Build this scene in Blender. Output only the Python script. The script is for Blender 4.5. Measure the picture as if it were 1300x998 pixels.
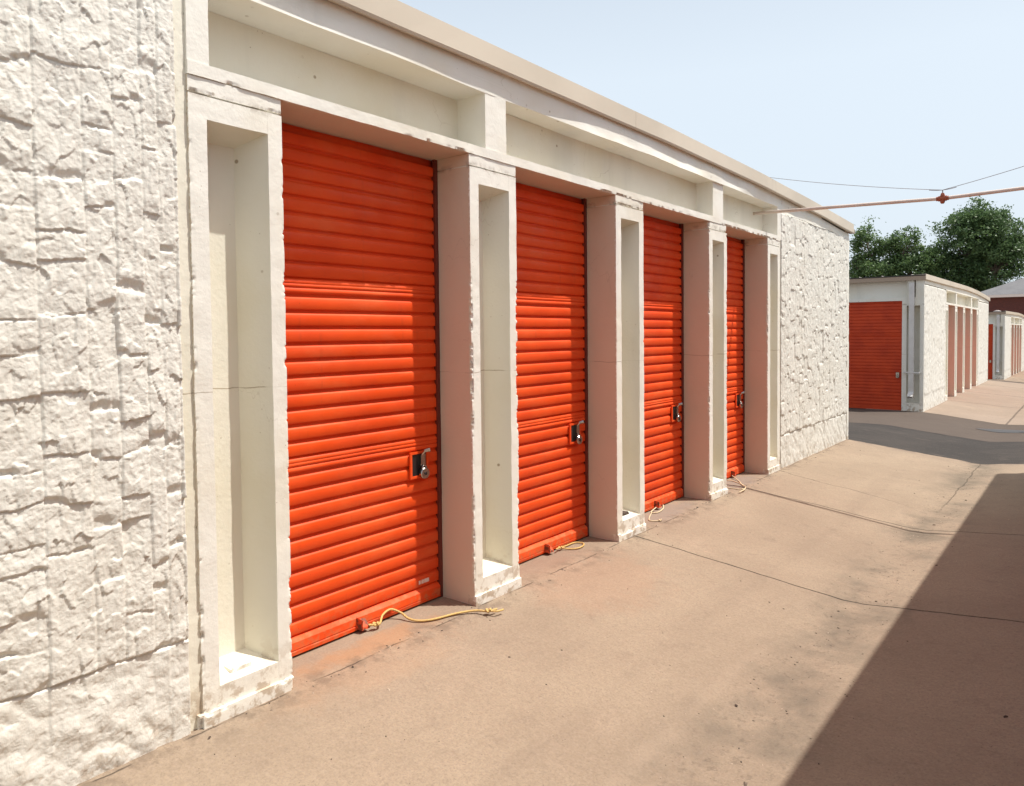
import bpy, math, random
import numpy as np
from mathutils import Vector, Matrix, Euler

for o in list(bpy.data.objects): bpy.data.objects.remove(o)
scene = bpy.context.scene
COL = scene.collection
R = math.radians

# ------------------------------------------------------------------ camera
YAW, PITCH, ROLL = 0.6809, 0.0325, 0.0103
ROLL_SIGN = -1.0
FPX, PY = 917.95, 451.77
cam = bpy.data.cameras.new('camera'); cam_o = bpy.data.objects.new('camera', cam); COL.objects.link(cam_o)
cam.sensor_width = 36.0; cam.lens = 36.0 * FPX / 1300.0
cam.shift_x = 0.0; cam.shift_y = -(499.0 - PY) / 1300.0
cam.clip_start = 0.05; cam.clip_end = 2000
cam_o.location = (2.74, 0, 1.557)
cam_o.rotation_euler = (Matrix.Rotation(YAW, 4, 'Z') @ Matrix.Rotation(R(90) - PITCH, 4, 'X') @ Matrix.Rotation(ROLL_SIGN * ROLL, 4, 'Z')).to_euler()
scene.camera = cam_o

# ------------------------------------------------------------------ light
SUN = Vector((0.26, 0.205, 0.735)).normalized()
world = bpy.data.worlds.new('World'); scene.world = world; world.use_nodes = True
wn = world.node_tree; wn.nodes.clear()
wo = wn.nodes.new('ShaderNodeOutputWorld'); wb = wn.nodes.new('ShaderNodeBackground'); ws = wn.nodes.new('ShaderNodeTexSky')
ws.sky_type = 'NISHITA'; ws.sun_disc = False
ws.sun_elevation = math.asin(SUN.z); ws.sun_rotation = math.atan2(SUN.x, SUN.y)
ws.air_density = 1.0; ws.dust_density = 6.0; ws.ozone_density = 1.0; ws.altitude = 200
wb.inputs['Strength'].default_value = 0.105
veil = wn.nodes.new('ShaderNodeMix'); veil.data_type = 'RGBA'; veil.inputs[7].default_value = (7.3, 8.2, 9.0, 1)   # summer haze: thick low in the sky, thinning towards the zenith
tcw = wn.nodes.new('ShaderNodeTexCoord'); sxw = wn.nodes.new('ShaderNodeSeparateXYZ'); mrw = wn.nodes.new('ShaderNodeMapRange')
wn.links.new(tcw.outputs['Generated'], sxw.inputs[0]); wn.links.new(sxw.outputs[2], mrw.inputs['Value'])
mrw.inputs['From Min'].default_value = 0.32; mrw.inputs['From Max'].default_value = 0.95
mrw.inputs['To Min'].default_value = 0.80; mrw.inputs['To Max'].default_value = 0.05
wn.links.new(mrw.outputs[0], veil.inputs[0])
wn.links.new(ws.outputs[0], veil.inputs[6]); wn.links.new(veil.outputs[2], wb.inputs[0]); wn.links.new(wb.outputs[0], wo.inputs[0])
sl = bpy.data.lights.new('sun', 'SUN'); sl.energy = 5.0; sl.angle = R(0.53); sl.color = (1.0, 0.965, 0.90)
so = bpy.data.objects.new('sun', sl); COL.objects.link(so)
so.rotation_euler = SUN.to_track_quat('Z', 'Y').to_euler(); so.location = (8, 8, 20)
vs = scene.view_settings
vs.view_transform = 'Standard'; vs.look = 'None'; vs.gamma = 1.0; vs.exposure = 0.22; vs.use_curve_mapping = False
scene.cycles.max_bounces = 8; scene.cycles.diffuse_bounces = 6

# ------------------------------------------------------------------ numpy noise
_rs = np.random.RandomState(7)
_PERM = _rs.permutation(4096)
_VAL = _rs.rand(4096) * 2 - 1
def _h(ix, iy, iz):
    return _VAL[(_PERM[(_PERM[(_PERM[ix & 4095] + iy) & 4095] + iz) & 4095])]
def vnoise(x, y, z):
    x, y, z = np.broadcast_arrays(np.asarray(x, float), np.asarray(y, float), np.asarray(z, float))
    ix = np.floor(x).astype(int); iy = np.floor(y).astype(int); iz = np.floor(z).astype(int)
    fx, fy, fz = x - ix, y - iy, z - iz
    fx = fx * fx * (3 - 2 * fx); fy = fy * fy * (3 - 2 * fy); fz = fz * fz * (3 - 2 * fz)
    r = 0
    for a in (0, 1):
        wx = fx if a else 1 - fx
        for b in (0, 1):
            wy = fy if b else 1 - fy
            for c in (0, 1):
                wz = fz if c else 1 - fz
                r = r + wx * wy * wz * _h(ix + a, iy + b, iz + c)
    return r
def fbm(x, y, z, octv=4):
    r = 0; a = 1.0; s = 0.0
    for i in range(octv):
        r = r + a * vnoise(x + 17.3 * i, y + 5.1 * i, z + 9.7 * i); s += a
        a *= 0.5; x = x * 2.03; y = y * 2.03; z = z * 2.03
    return r / s
def sstep(a, b, x):
    t = np.clip((x - a) / (b - a), 0, 1); return t * t * (3 - 2 * t)

# ------------------------------------------------------------------ mesh helpers
class MB:
    def __init__(s): s.v = []; s.f = []; s.n = 0; s.a = []
    def add(s, verts, faces, chip=None):
        verts = np.asarray(verts, float).reshape(-1, 3)
        s.v.append(verts); s.a.append(np.zeros(len(verts)) if chip is None else np.asarray(chip, float).ravel())
        s.f.extend([tuple(int(i) + s.n for i in f) for f in faces]); s.n += len(verts)
    def grid(s, P, chip=None, flip=False):
        n, m = P.shape[:2]
        i = np.arange(n - 1)[:, None] * m + np.arange(m - 1)[None, :]
        q = np.stack([i, i + 1, i + m + 1, i + m], -1).reshape(-1, 4)
        if flip: q = q[:, ::-1]
        s.add(P.reshape(-1, 3), q.tolist(), chip)
    def box(s, x0, x1, y0, y1, z0, z1):
        v = [(x, y, z) for x in (x0, x1) for y in (y0, y1) for z in (z0, z1)]
        s.add(v, [(0, 1, 3, 2), (4, 6, 7, 5), (0, 4, 5, 1), (2, 3, 7, 6), (0, 2, 6, 4), (1, 5, 7, 3)])
    def rbox(s, x0, x1, y0, y1, z0, z1, res=0.03, chip=None, amp=0.0015, seed=0.0, depth=0.012, low=0.0, tint=()):
        """subdivided box, worn faces and chipped arrises. chip: set of arris codes among 'y0','y1','z0','z1' on the front (x1)"""
        lo = (x0, y0, z0); hi = (x1, y1, z1)
        ax = []
        for k in range(3):
            L = hi[k] - lo[k]
            n = max(2, int(math.ceil(L / res)) + 1)
            pts = list(np.linspace(lo[k], hi[k], n))
            for e in (0.004, 0.009, 0.016):
                if L > 0.05: pts += [lo[k] + e, hi[k] - e]
            pts = np.array(sorted(set(np.round(pts, 5))))
            ax.append(pts)
        def disp(P):
            x, y, z = P[..., 0], P[..., 1], P[..., 2]
            Q = P.copy()
            ch = np.zeros(x.shape)
            nx = fbm(x * 9 + seed, y * 9, z * 9, 3); ny = fbm(x * 9 + 50, y * 9 + seed, z * 9, 3); nz = fbm(x * 9, y * 9 + 90, z * 9 + seed, 3)
            Q[..., 0] += nx * amp * 1.5 + low * fbm(x * 1.1, y * 1.3 + seed, z * 2.0, 2); Q[..., 1] += ny * amp; Q[..., 2] += nz * amp
            if chip:
                dxf = x1 - x
                for code in chip:
                    k = {'y': 1, 'z': 2}[code[0]]; end = code[1] == '1'
                    other = 3 - k
                    d = (hi[k] - P[..., k]) if end else (P[..., k] - lo[k])
                    e = np.maximum(dxf, d)
                    t = P[..., other]
                    wt = t + 0.012 * vnoise(t * 31, 4, seed)
                    env = np.clip(fbm(wt * 2.3 + seed * 1.7, 11, 5, 2) * 2.4, -1, 1)
                    nn = 0.42 * env + 0.36 * vnoise(wt * 27 + seed * 3, d * 8, seed) + 0.24 * vnoise(wt * 85 + seed, 3, 7 + d * 40) + 0.12 * vnoise(wt * 230, 1, seed)
                    w = np.clip(1 - e / (0.014), 0, 1) ** 0.7
                    m = w * (0.10 * np.clip(nn + 0.3, 0, 1) + np.clip(nn - 0.20, 0, 0.5) * 1.5)
                    Q[..., 0] -= m * depth * 0.8
                    Q[..., k] += (-1 if end else 1) * m * depth
                    ch = np.maximum(ch, np.clip((nn - 0.36) * 6, 0, 1) * np.clip(1 - e / 0.017, 0, 1))
            return Q, ch
        for k in range(3):
            a, b = [i for i in range(3) if i != k]
            for end in (0, 1):
                A, B = np.meshgrid(ax[a], ax[b], indexing='ij')
                P = np.zeros(A.shape + (3,)); P[..., a] = A; P[..., b] = B; P[..., k] = hi[k] if end else lo[k]
                Q, ch = disp(P)
                if (k, end) in tint:      # reveal tinted a darker peach; the front colour laps raggedly round the arris
                    e_ = x1 - P[..., 0]; lap = 0.004 + 0.007 * (vnoise(P[..., 1] * 60, P[..., 2] * 60, seed) + vnoise(P[..., 1] * 150, P[..., 2] * 150, 3))
                    ch = np.where(e_ > lap, -1.0, ch)
                flip = (end == 1) if k == 1 else (end == 0)
                s.grid(Q, ch, flip=flip)
    def tube(s, pts, r, seg=8, cap=True):
        pts = [Vector(p) for p in pts]; n = len(pts)
        rr = r if isinstance(r, (list, tuple)) else [r] * n
        base = s.n; V = []; F = []
        up = Vector((0, 0, 1))
        prev = None
        for i, p in enumerate(pts):
            t = (pts[min(i + 1, n - 1)] - pts[max(i - 1, 0)]).normalized()
            if prev is None:
                a = t.cross(up)
                if a.length < 1e-3: a = t.cross(Vector((1, 0, 0)))
                a.normalize()
            else:
                a = (prev - t * prev.dot(t)).normalized()
            prev = a; b = t.cross(a)
            for k in range(seg):
                w = 2 * math.pi * k / seg
                V.append(p + (a * math.cos(w) + b * math.sin(w)) * rr[i])
        for i in range(n - 1):
            for k in range(seg):
                k2 = (k + 1) % seg
                F.append((i * seg + k, i * seg + k2, (i + 1) * seg + k2, (i + 1) * seg + k))
        if cap:
            F.append(tuple(range(seg))[::-1]); F.append(tuple((n - 1) * seg + k for k in range(seg)))
        s.add([tuple(v) for v in V], F)
    def build(s, name, mat, parent=None, smooth=False, xf=None):
        me = bpy.data.meshes.new(name)
        V = np.concatenate(s.v) if s.v else np.zeros((0, 3))
        if xf is not None: V = xf(V)
        me.from_pydata(V.tolist(), [], s.f) if len(s.f) < 4000 else fast_mesh(me, V, s.f)
        at = me.attributes.new('chip', 'FLOAT', 'POINT'); at.data.foreach_set('value', np.concatenate(s.a).astype(np.float32))
        if smooth: me.polygons.foreach_set('use_smooth', [True] * len(me.polygons))
        me.materials.append(mat); me.update()
        o = bpy.data.objects.new(name, me); COL.objects.link(o)
        if parent is not None: o.parent = parent
        return o
def fast_mesh(me, V, F):
    ln = np.array([len(f) for f in F], dtype=np.int32)
    st = np.concatenate([[0], np.cumsum(ln)[:-1]]).astype(np.int32)
    idx = np.fromiter((i for f in F for i in f), dtype=np.int32)
    me.vertices.add(len(V)); me.vertices.foreach_set('co', V.astype(np.float32).ravel())
    me.loops.add(len(idx)); me.loops.foreach_set('vertex_index', idx)
    me.polygons.add(len(F)); me.polygons.foreach_set('loop_start', st); me.polygons.foreach_set('loop_total', ln)
    me.update(calc_edges=True); me.validate()

def tag(o, label=None, cat=None, group=None, kind=None):
    if label: o['label'] = label
    if cat: o['category'] = cat
    if group: o['group'] = group
    if kind: o['kind'] = kind
    return o
def empty(name, loc=(0, 0, 0), rz=0, **kw):
    o = bpy.data.objects.new(name, None); COL.objects.link(o); o.location = loc; o.rotation_euler = (0, 0, rz)
    o.empty_display_size = 0.2
    return tag(o, **kw)
def copy_tree(o, parent=None):
    c = o.copy(); COL.objects.link(c); c.parent = parent
    for ch in list(o.children): copy_tree(ch, c)
    return c

# ------------------------------------------------------------------ materials
class NT:
    def __init__(s, name, rough=0.6, spec=0.5):
        s.m = bpy.data.materials.new(name); s.m.use_nodes = True; s.t = s.m.node_tree; s.t.nodes.clear()
        s.out = s.t.nodes.new('ShaderNodeOutputMaterial'); s.b = s.t.nodes.new('ShaderNodeBsdfPrincipled')
        s.t.links.new(s.b.outputs[0], s.out.inputs[0])
        s.b.inputs['Roughness'].default_value = rough
        s.b.inputs['Specular IOR Level'].default_value = spec
        s.co = s.t.nodes.new('ShaderNodeTexCoord').outputs['Object']
    def link(s, a, b): s.t.links.new(a, b)
    def noise(s, scale, detail=4, rough=0.55, co=None, dist=0.0):
        n = s.t.nodes.new('ShaderNodeTexNoise'); n.inputs['Scale'].default_value = scale; n.inputs['Detail'].default_value = detail
        n.inputs['Roughness'].default_value = rough; n.inputs['Distortion'].default_value = dist
        s.link(co if co is not None else s.co, n.inputs['Vector']); return n.outputs['Fac']
    def map(s, scale=(1, 1, 1), loc=(0, 0, 0)):
        n = s.t.nodes.new('ShaderNodeMapping'); n.inputs['Scale'].default_value = scale; n.inputs['Location'].default_value = loc
        s.link(s.co, n.inputs['Vector']); return n.outputs[0]
    def vor(s, scale, co=None, feat='F1', rnd=1.0):
        n = s.t.nodes.new('ShaderNodeTexVoronoi'); n.feature = feat; n.inputs['Scale'].default_value = scale
        n.inputs['Randomness'].default_value = rnd
        s.link(co if co is not None else s.co, n.inputs['Vector']); return n.outputs['Distance']
    def ramp(s, fac, a, b, ca=0.0, cb=1.0):
        n = s.t.nodes.new('ShaderNodeMapRange'); n.interpolation_type = 'SMOOTHSTEP'
        n.inputs['From Min'].default_value = a; n.inputs['From Max'].default_value = b
        n.inputs['To Min'].default_value = ca; n.inputs['To Max'].default_value = cb
        s.link(fac, n.inputs['Value']); return n.outputs[0]
    def mix(s, fac, a, b, mode='MIX'):
        n = s.t.nodes.new('ShaderNodeMix'); n.data_type = 'RGBA'; n.blend_type = mode
        for v, i in ((fac, 0), (a, 6), (b, 7)):
            if isinstance(v, (int, float)): n.inputs[i].default_value = v
            elif isinstance(v, tuple): n.inputs[i].default_value = v + (1,) if len(v) == 3 else v
            else: s.link(v, n.inputs[i])
        return n.outputs[2]
    def math(s, op, a, b=None, c=None):
        n = s.t.nodes.new('ShaderNodeMath'); n.operation = op
        for i, v in enumerate((a, b, c)):
            if v is None: continue
            if isinstance(v, (int, float)): n.inputs[i].default_value = v
            else: s.link(v, n.inputs[i])
        return n.outputs[0]
    def xyz(s):
        n = s.t.nodes.new('ShaderNodeSeparateXYZ'); s.link(s.co, n.inputs[0]); return n.outputs
    def attr(s, name):
        n = s.t.nodes.new('ShaderNodeAttribute'); n.attribute_name = name; return n.outputs['Fac']
    def color(s, c): 
        if isinstance(c, tuple): s.b.inputs['Base Color'].default_value = c + (1,)
        else: s.link(c, s.b.inputs['Base Color'])
    def bump(s, h, strength=0.3, dist=0.005):
        n = s.t.nodes.new('ShaderNodeBump'); n.inputs['Strength'].default_value = strength; n.inputs['Distance'].default_value = dist
        s.link(h, n.inputs['Height']); s.link(n.outputs[0], s.b.inputs['Normal'])

def paint_mat(name, base, dirt=(0.30, 0.24, 0.17), yellow=(0.71, 0.655, 0.52), bump=0.35, spots=True, base_dirt=True):
    n = NT(name, 0.62, 0.35)
    c = n.mix(n.ramp(n.noise(1.7, 5), 0.40, 0.72, 0, 0.55), base, yellow)
    c = n.mix(n.ramp(n.noise(0.8, 6, 0.6, n.map((3, 3, 0.35))), 0.52, 0.75, 0, 0.35), c, tuple(x * 0.72 for x in base))
    if spots:
        v = n.vor(9.0); k = n.math('MULTIPLY', n.ramp(v, 0.055, 0.10, 1, 0), n.ramp(n.noise(2.3, 2), 0.50, 0.58))
        c = n.mix(n.math('MULTIPLY', k, 0.75), c, dirt)
        v2 = n.vor(31.0); k2 = n.math('MULTIPLY', n.ramp(v2, 0.06, 0.12, 1, 0), n.ramp(n.noise(5.0, 3), 0.56, 0.62))
        c = n.mix(n.math('MULTIPLY', k2, 0.6), c, dirt)
    if base_dirt:
        z = n.xyz()[2]
        low = n.math('MULTIPLY', n.ramp(z, 0.0, 0.30, 1, 0), n.ramp(n.noise(14, 6, 0.65), 0.48, 0.60))
        c = n.mix(n.math('MULTIPLY', low, 0.8), c, (0.40, 0.30, 0.20))
    tn = n.math('MULTIPLY', n.math('MULTIPLY', n.attr('chip'), -1.0), 1.0)
    c = n.mix(n.ramp(tn, 0.4, 0.6), c, n.mix(n.ramp(n.noise(3.0, 6, 0.65, n.map((1, 1, 0.4))), 0.45, 0.75, 0, 0.5), (0.62, 0.535, 0.42), (0.56, 0.475, 0.365)))
    ch = n.math('MULTIPLY', n.ramp(n.attr('chip'), 0.0, 1.0), n.ramp(n.noise(40, 4), 0.42, 0.55))
    c = n.mix(n.math('MULTIPLY', ch, 0.85), c, n.mix(n.noise(60, 3), (0.22, 0.19, 0.16), (0.50, 0.43, 0.35)))
    # fine hairline cracks
    cr = n.vor(2.6, n.mix(0.12, n.co, n.t.nodes.new('ShaderNodeTexNoise').outputs['Color']), 'DISTANCE_TO_EDGE')
    crk = n.math('MULTIPLY', n.ramp(cr, 0.0015, 0.006, 1, 0), n.ramp(n.noise(1.4, 2), 0.56, 0.66))
    c = n.mix(n.math('MULTIPLY', crk, 0.22), c, dirt)
    zz = n.math('ADD', n.xyz()[2], n.math('MULTIPLY', n.noise(6, 4), 0.03))
    fl = n.ramp(n.math('ABSOLUTE', n.math('SUBTRACT', zz, 1.345)), 0.0012, 0.0034, 1, 0)   # pour joint
    c = n.mix(n.math('MULTIPLY', fl, n.ramp(n.noise(7, 3), 0.42, 0.55, 0.1, 0.7)), c, dirt)
    jz = n.ramp(n.math('ABSOLUTE', n.math('SUBTRACT', zz, 2.515)), 0.004, 0.03, 1, 0)
    c = n.mix(n.math('MULTIPLY', n.math('MULTIPLY', jz, n.ramp(n.noise(12, 6, 0.7), 0.46, 0.60)), 0.55), c, (0.33, 0.28, 0.22))
    n.color(c)
    h = n.math('ADD', n.noise(55, 5, 0.6), n.math('MULTIPLY', n.noise(9, 4), 1.5))
    n.bump(h, bump, 0.004)
    return n.m
M = {}
M['paint'] = paint_mat('cream_painted_concrete', (0.775, 0.758, 0.69))
def stone_mat():
    n = NT('painted_split_stone', 0.6, 0.35)
    c = n.mix(n.ramp(n.noise(2.2, 5), 0.42, 0.7, 0, 0.5), (0.70, 0.682, 0.62), (0.64, 0.61, 0.535))
    c = n.mix(n.math('MULTIPLY', n.attr('chip'), 0.6), c, (0.42, 0.36, 0.29))
    z = n.xyz()[2]
    low = n.math('MULTIPLY', n.ramp(z, 0.0, 0.22, 1, 0), n.ramp(n.noise(16, 6, 0.65), 0.50, 0.62))
    c = n.mix(n.math('MULTIPLY', low, 0.55), c, (0.42, 0.32, 0.22))
    n.color(c)
    h = n.math('ADD', n.noise(70, 6, 0.65), n.math('MULTIPLY', n.noise(26, 5, 0.6, dist=0.6), 1.6))
    n.bump(h, 0.6, 0.004)
    return n.m
M['stone'] = stone_mat()
M['recess'] = paint_mat('yellowish_cream_paint', (0.74, 0.715, 0.61), yellow=(0.66, 0.61, 0.45), dirt=(0.26, 0.19, 0.10))  # slightly darker, yellower cream for niches, recess panels and joint strips

n = NT('beige_metal_trim', 0.45, 0.4)
c = n.mix(n.ramp(n.noise(0.9, 4), 0.35, 0.7), (0.60, 0.525, 0.42), (0.54, 0.47, 0.37)); n.color(c)
n.bump(n.noise(3, 3), 0.12, 0.01); M['trim'] = n.m
n = NT('dark_trim', 0.6); n.color((0.03, 0.025, 0.02)); M['dark'] = n.m
n = NT('brown_gutter_trim', 0.5); n.color((0.36, 0.27, 0.20)); M['gutter'] = n.m

def orange_mat():
    n = NT('orange_door_paint', 0.5, 0.28)
    c = n.mix(n.ramp(n.noise(2.2, 4), 0.35, 0.7), (0.80, 0.082, 0.010), (0.70, 0.062, 0.008))
    # chalky fading and dust along the ribs
    c = n.mix(n.ramp(n.noise(1.0, 6, 0.65, n.map((1, 2.5, 7))), 0.46, 0.74, 0, 0.26), c, (0.80, 0.20, 0.07))
    c = n.mix(n.math('MULTIPLY', n.ramp(n.xyz()[2], 0.0, 0.22, 1, 0), n.ramp(n.noise(30, 5), 0.45, 0.62)), c, (0.62, 0.14, 0.05))
    st = n.math('MULTIPLY', n.ramp(n.noise(1.6, 5, 0.7, n.map((1, 14, 0.9))), 0.56, 0.70), 0.22)
    c = n.mix(st, c, (0.45, 0.06, 0.02))
    s_ = n.math('MULTIPLY', n.ramp(n.vor(26, n.map((1, 1, 1.5))), 0.05, 0.09, 1, 0), n.ramp(n.noise(3.1, 2), 0.57, 0.62))
    c = n.mix(n.math('MULTIPLY', s_, 0.6), c, (0.25, 0.05, 0.02))
    n.color(c)
    n.link(n.ramp(n.noise(6, 5), 0.3, 0.7, 0.42, 0.68), n.b.inputs['Roughness'])
    n.bump(n.noise(4, 3), 0.10, 0.01)
    return n.m
M['orange'] = orange_mat()
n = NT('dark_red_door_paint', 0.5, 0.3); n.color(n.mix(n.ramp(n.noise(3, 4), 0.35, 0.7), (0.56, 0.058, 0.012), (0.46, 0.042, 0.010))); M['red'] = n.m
n = NT('rusty_orange_steel', 0.7); n.color(n.mix(n.ramp(n.noise(30, 5), 0.42, 0.58), (0.66, 0.085, 0.02), (0.16, 0.05, 0.025))); M['rusty'] = n.m
n = NT('maroon_guide_steel', 0.55); n.color(n.mix(n.noise(12, 4), (0.20, 0.028, 0.014), (0.07, 0.014, 0.01))); M['guide'] = n.m
n = NT('black_latch_steel', 0.35); n.color((0.025, 0.02, 0.02)); M['black'] = n.m
n = NT('worn_steel', 0.22); n.b.inputs['Metallic'].default_value = 1.0
n.color(n.mix(n.noise(60, 4), (0.55, 0.53, 0.50), (0.30, 0.28, 0.26))); M['steel'] = n.m
n = NT('sticker_vinyl', 0.5); n.color(n.mix(n.ramp(n.noise(60, 4), 0.5, 0.62), (0.75, 0.62, 0.58), (0.70, 0.30, 0.20))); M['sticker'] = n.m
n = NT('yellow_nylon_rope', 0.6)
w = n.t.nodes.new('ShaderNodeTexWave'); w.inputs['Scale'].default_value = 60; w.bands_direction = 'DIAGONAL'; n.link(n.co, w.inputs['Vector'])
n.color(n.mix(n.noise(40, 3), (0.66, 0.45, 0.15), (0.45, 0.29, 0.10))); n.bump(w.outputs['Fac'], 0.6, 0.002); M['rope'] = n.m
n = NT('faded_rope', 0.7); n.color(n.mix(n.noise(40, 3), (0.74, 0.63, 0.42), (0.50, 0.40, 0.24))); M['rope2'] = n.m
n = NT('pink_painted_conduit', 0.45); n.color(n.mix(n.ramp(n.noise(3, 4), 0.4, 0.65), (0.66, 0.55, 0.48), (0.60, 0.48, 0.41))); M['pipe'] = n.m
n = NT('rust_fitting', 0.6); n.color(n.mix(n.noise(40, 4), (0.42, 0.10, 0.04), (0.22, 0.06, 0.03))); M['rust'] = n.m
n = NT('grey_wire', 0.5); n.color((0.30, 0.30, 0.31)); M['wire'] = n.m
n = NT('white_downspout_paint', 0.4); n.color(n.mix(n.ramp(n.noise(4, 4), 0.4, 0.7), (0.66, 0.64, 0.62), (0.56, 0.54, 0.51))); M['spout'] = n.m
n = NT('grey_shingles', 0.9)
br = n.t.nodes.new('ShaderNodeTexBrick'); br.inputs['Scale'].default_value = 6; n.link(n.co, br.inputs['Vector'])
br.inputs['Color1'].default_value = (0.15, 0.15, 0.155, 1); br.inputs['Color2'].default_value = (0.12, 0.12, 0.125, 1); br.inputs['Mortar'].default_value = (0.09, 0.09, 0.095, 1)
n.color(n.mix(n.ramp(n.noise(1.3, 4), 0.35, 0.65, 0, 0.5), br.outputs['Color'], (0.17, 0.17, 0.175))); M['shingle'] = n.m
n = NT('dark_red_brick', 0.9)
br = n.t.nodes.new('ShaderNodeTexBrick'); br.inputs['Scale'].default_value = 4.5; n.link(n.map((1, 1, 1)), br.inputs['Vector'])
mp = n.t.nodes.new('ShaderNodeMapping'); mp.inputs['Rotation'].default_value = (R(90), 0, 0); n.link(n.co, mp.inputs[0]); n.link(mp.outputs[0], br.inputs['Vector'])
br.inputs['Color1'].default_value = (0.12, 0.032, 0.024, 1); br.inputs['Color2'].default_value = (0.085, 0.025, 0.020, 1); br.inputs['Mortar'].default_value = (0.10, 0.05, 0.045, 1)
n.color(br.outputs['Color']); M['brick'] = n.m
n = NT('white_trim', 0.5); n.color((0.70, 0.62, 0.58)); M['white'] = n.m
n = NT('roof_membrane', 0.8); n.color(n.mix(n.noise(1.5, 5), (0.50, 0.48, 0.45), (0.38, 0.36, 0.34))); M['roof'] = n.m
n = NT('window_glass', 0.1); n.color((0.03, 0.04, 0.05)); M['glass'] = n.m
n = NT('tree_bark', 0.9); n.color(n.mix(n.noise(14, 5), (0.10, 0.075, 0.055), (0.20, 0.155, 0.12))); n.bump(n.noise(20, 4), .5, .02); M['bark'] = n.m
def leaf_mat(name, a, b, cc):
    n = NT(name, 0.5, 0.35)
    v = n.attr('chip')
    c = n.mix(n.ramp(v, 0.0, 0.7), a, b); c = n.mix(n.ramp(v, 0.75, 1.0), c, cc)
    n.color(c)
    tr = n.t.nodes.new('ShaderNodeBsdfTranslucent'); n.link(c, tr.inputs[0])
    mx = n.t.nodes.new('ShaderNodeMixShader'); mx.inputs[0].default_value = 0.32
    n.link(n.b.outputs[0], mx.inputs[1]); n.link(tr.outputs[0], mx.inputs[2]); n.link(mx.outputs[0], n.out.inputs[0])
    return n.m
M['leaf1'] = leaf_mat('leaf_mid_green', (0.075, 0.135, 0.05), (0.12, 0.195, 0.07), (0.17, 0.25, 0.10))
M['leaf2'] = leaf_mat('leaf_deep_green', (0.065, 0.12, 0.048), (0.105, 0.175, 0.065), (0.16, 0.235, 0.10))
M['leaf3'] = leaf_mat('leaf_far_green', (0.06, 0.105, 0.05), (0.10, 0.16, 0.06), (0.15, 0.21, 0.09))

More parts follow.
